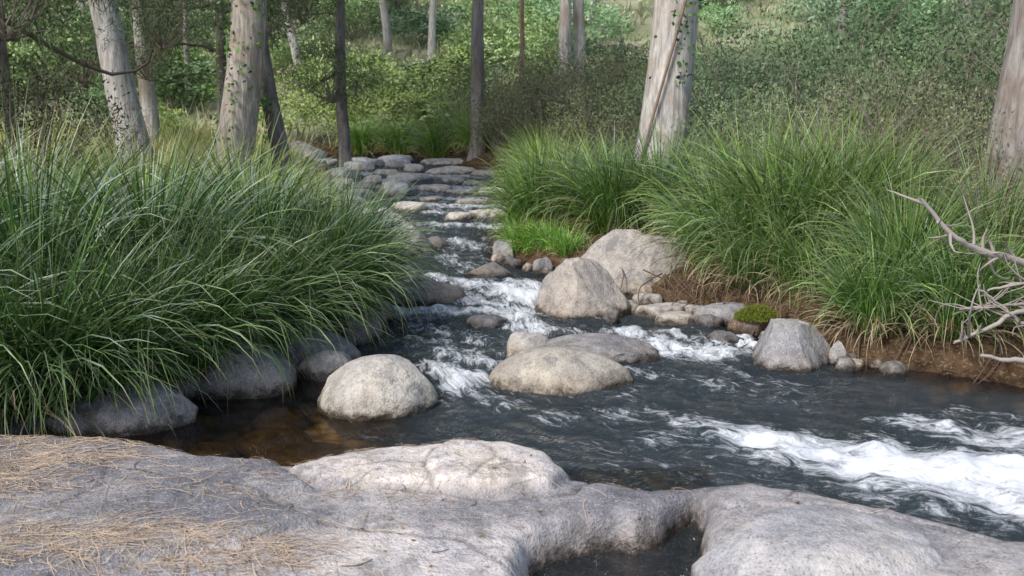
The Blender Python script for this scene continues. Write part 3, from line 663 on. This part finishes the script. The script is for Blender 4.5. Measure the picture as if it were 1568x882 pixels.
def ivy(tr,r,zs,n,leanx,seed,sp=2.):
    q=np.random.default_rng(seed);mb=MB()
    z=q.uniform(*zs,n);a=q.normal(-1.2,sp,n);d=q.uniform(.9,1.35,n)*r+np.abs(q.normal(0,.05,n))
    k=fbm(a*1.2,z*1.3,0,2,seed)>-.05;z=z[k];a=a[k];d=d[k];n=len(z)
    C=np.stack([leanx*z+np.cos(a)*d,np.sin(a)*d,z],1)
    V,F,Cc=leaves(C,q.normal(0,1,(n,3))+np.array([0,-.3,-.8]),q.uniform(.05,.1,n),q.uniform(.04,.08,n),np.array([.10,.20,.05])*q.uniform(.5,1.5,(n,1)),q)
    mb.add(V,F,Cc);obj('ivy',mb.mesh('ivy',[M_leaf],False),(0,0,0),parent=tr)
ivy(big2,.34,(.4,4),800,.12,1);ivy(big3,.42,(2.0,5),300,.03,2,.5)
mb=MB();t=np.linspace(0,1,30);zz=.3+t*5
an=-2.6+t*2.2
rr=.45-.05*t
tube(mb,np.stack([.07*zz+np.cos(an)*rr,np.sin(an)*rr,zz],1),np.full(30,.022),6,(.28,.20,.15))
obj('climbing_vine',mb.mesh('vine',[M_twig]),parent=big3)

# ---------------------------------------------------------------- dead branches right bank
def deadbranch(pts,r0,seed,tw=10):
    q=np.random.default_rng(seed);mb=MB();P=np.array(pts,float)
    t=np.linspace(0,len(P)-1,26);S=np.stack([np.interp(t,range(len(P)),P[:,k]) for k in range(3)],1)
    for _ in range(3): S[1:-1]=(S[:-2]+2*S[1:-1]+S[2:])/4
    S+=q.normal(0,.008,S.shape)
    tube(mb,S,np.linspace(r0,r0*.35,26),8,(.42,.37,.33),0,.2,seed)
    for i in range(tw):
        k=q.integers(3,25);L=q.uniform(.15,.5);e=S[k]+q.normal(0,1,3)*L*np.array([.7,.5,.5])+np.array([0,0,.1])
        tube(mb,bezpts(S[k],e,.12,7,seed*9+i),np.linspace(r0*.4,.003,7),5,(.38,.33,.29))
    obj('dead_branch',mb.mesh('dead_branch',[M_twig]))
deadbranch([(5.2,7.9,.65),(4.2,7.8,.92),(3.75,7.7,1.04),(3.45,7.6,1.15),(3.12,7.6,1.5)],.04,1,18)
deadbranch([(5.2,7.6,.8),(4.3,7.5,.72),(3.9,7.5,.6),(3.45,7.5,.36)],.035,2,16)
deadbranch([(5.3,7.4,.25),(4.2,7.4,.22),(3.65,7.45,.28)],.04,3,8)
deadbranch([(5.0,7.6,1.0),(4.2,7.6,.88),(3.7,7.6,.76)],.022,4,18)
deadbranch([(4.7,7.5,.45),(4.0,7.5,.5),(3.6,7.5,.8)],.022,5,14)
deadbranch([(4.8,7.6,.55),(4.0,7.6,.65),(3.5,7.6,.62)],.018,6,16)
mb=MB()
for i in range(40):
    q=np.random.default_rng(900+i);x0=q.uniform(1.,4.6);
    yb=np.interp(x0,[1,1.85,2.25,2.85,4,5.2],[11.2,10.1,9.6,8.2,7.65,7.35])
    a=np.array([x0,yb+.25,.3]);b=np.array([x0+q.uniform(-.4,.4),yb-.1,.0])
    tube(mb,bezpts(a,b,.2,8,i),np.linspace(.010,.004,8),5,(.16,.11,.08))
obj('exposed_roots',mb.mesh('roots',[M_twig]))
n=5000;a=rng.uniform(0,6.28,n);r_=np.sqrt(rng.uniform(0,1,n))
x=2.32+.22*r_*np.cos(a);y=9.15+.16*r_*np.sin(a)
V,F,C=blades(np.stack([x,y,.16+.10*(1-r_**2)],1),rng.uniform(0,6.28,n),rng.uniform(.02,.05,n),rng.uniform(.004,.008,n),rng.uniform(0,.8,n),rng.uniform(0,1,n),np.array([.24,.28,.05])*rng.uniform(.4,1.2,(n,1)),2)
obj('moss_clump',mesh_np('moss',V,F,M_leaf,C))
boulder(2.32,9.2,.26,.2,.24,70,(.2,.13,.08),facets=3,ring=False)

# ---------------------------------------------------------------- light, world, camera
Sv=Vector((-.48,-.50,.74)).normalized()
sun=bpy.data.lights.new('sun','SUN');sun.energy=3.1;sun.angle=math.radians(14);sun.color=(1,.975,.94)
so=bpy.data.objects.new('sun',sun);COL.objects.link(so);so.rotation_euler=Sv.to_track_quat('Z','Y').to_euler();so.location=(0,0,30)
w=bpy.data.worlds.new('World');scene.world=w;w.use_nodes=True;nt=w.node_tree
sk=nt.nodes.new('ShaderNodeTexSky');sk.sky_type='NISHITA';sk.sun_disc=False
sk.sun_elevation=math.asin(Sv.z);sk.sun_rotation=math.atan2(Sv.x,Sv.y)
sk.dust_density=1.8
bgn=nt.nodes['Background'];bgn.inputs[1].default_value=.15;nt.links.new(sk.outputs[0],bgn.inputs[0])
cam=bpy.data.cameras.new('camera');co=bpy.data.objects.new('camera',cam);COL.objects.link(co)
co.location=(0,0,2.4);co.rotation_euler=(math.radians(78),0,0);cam.lens=35;cam.sensor_width=36;cam.clip_end=2000
cam.dof.use_dof=True;cam.dof.focus_distance=8;cam.dof.aperture_fstop=3.2
scene.camera=co
scene.view_settings.view_transform='Standard';scene.view_settings.look='None';scene.view_settings.exposure=0
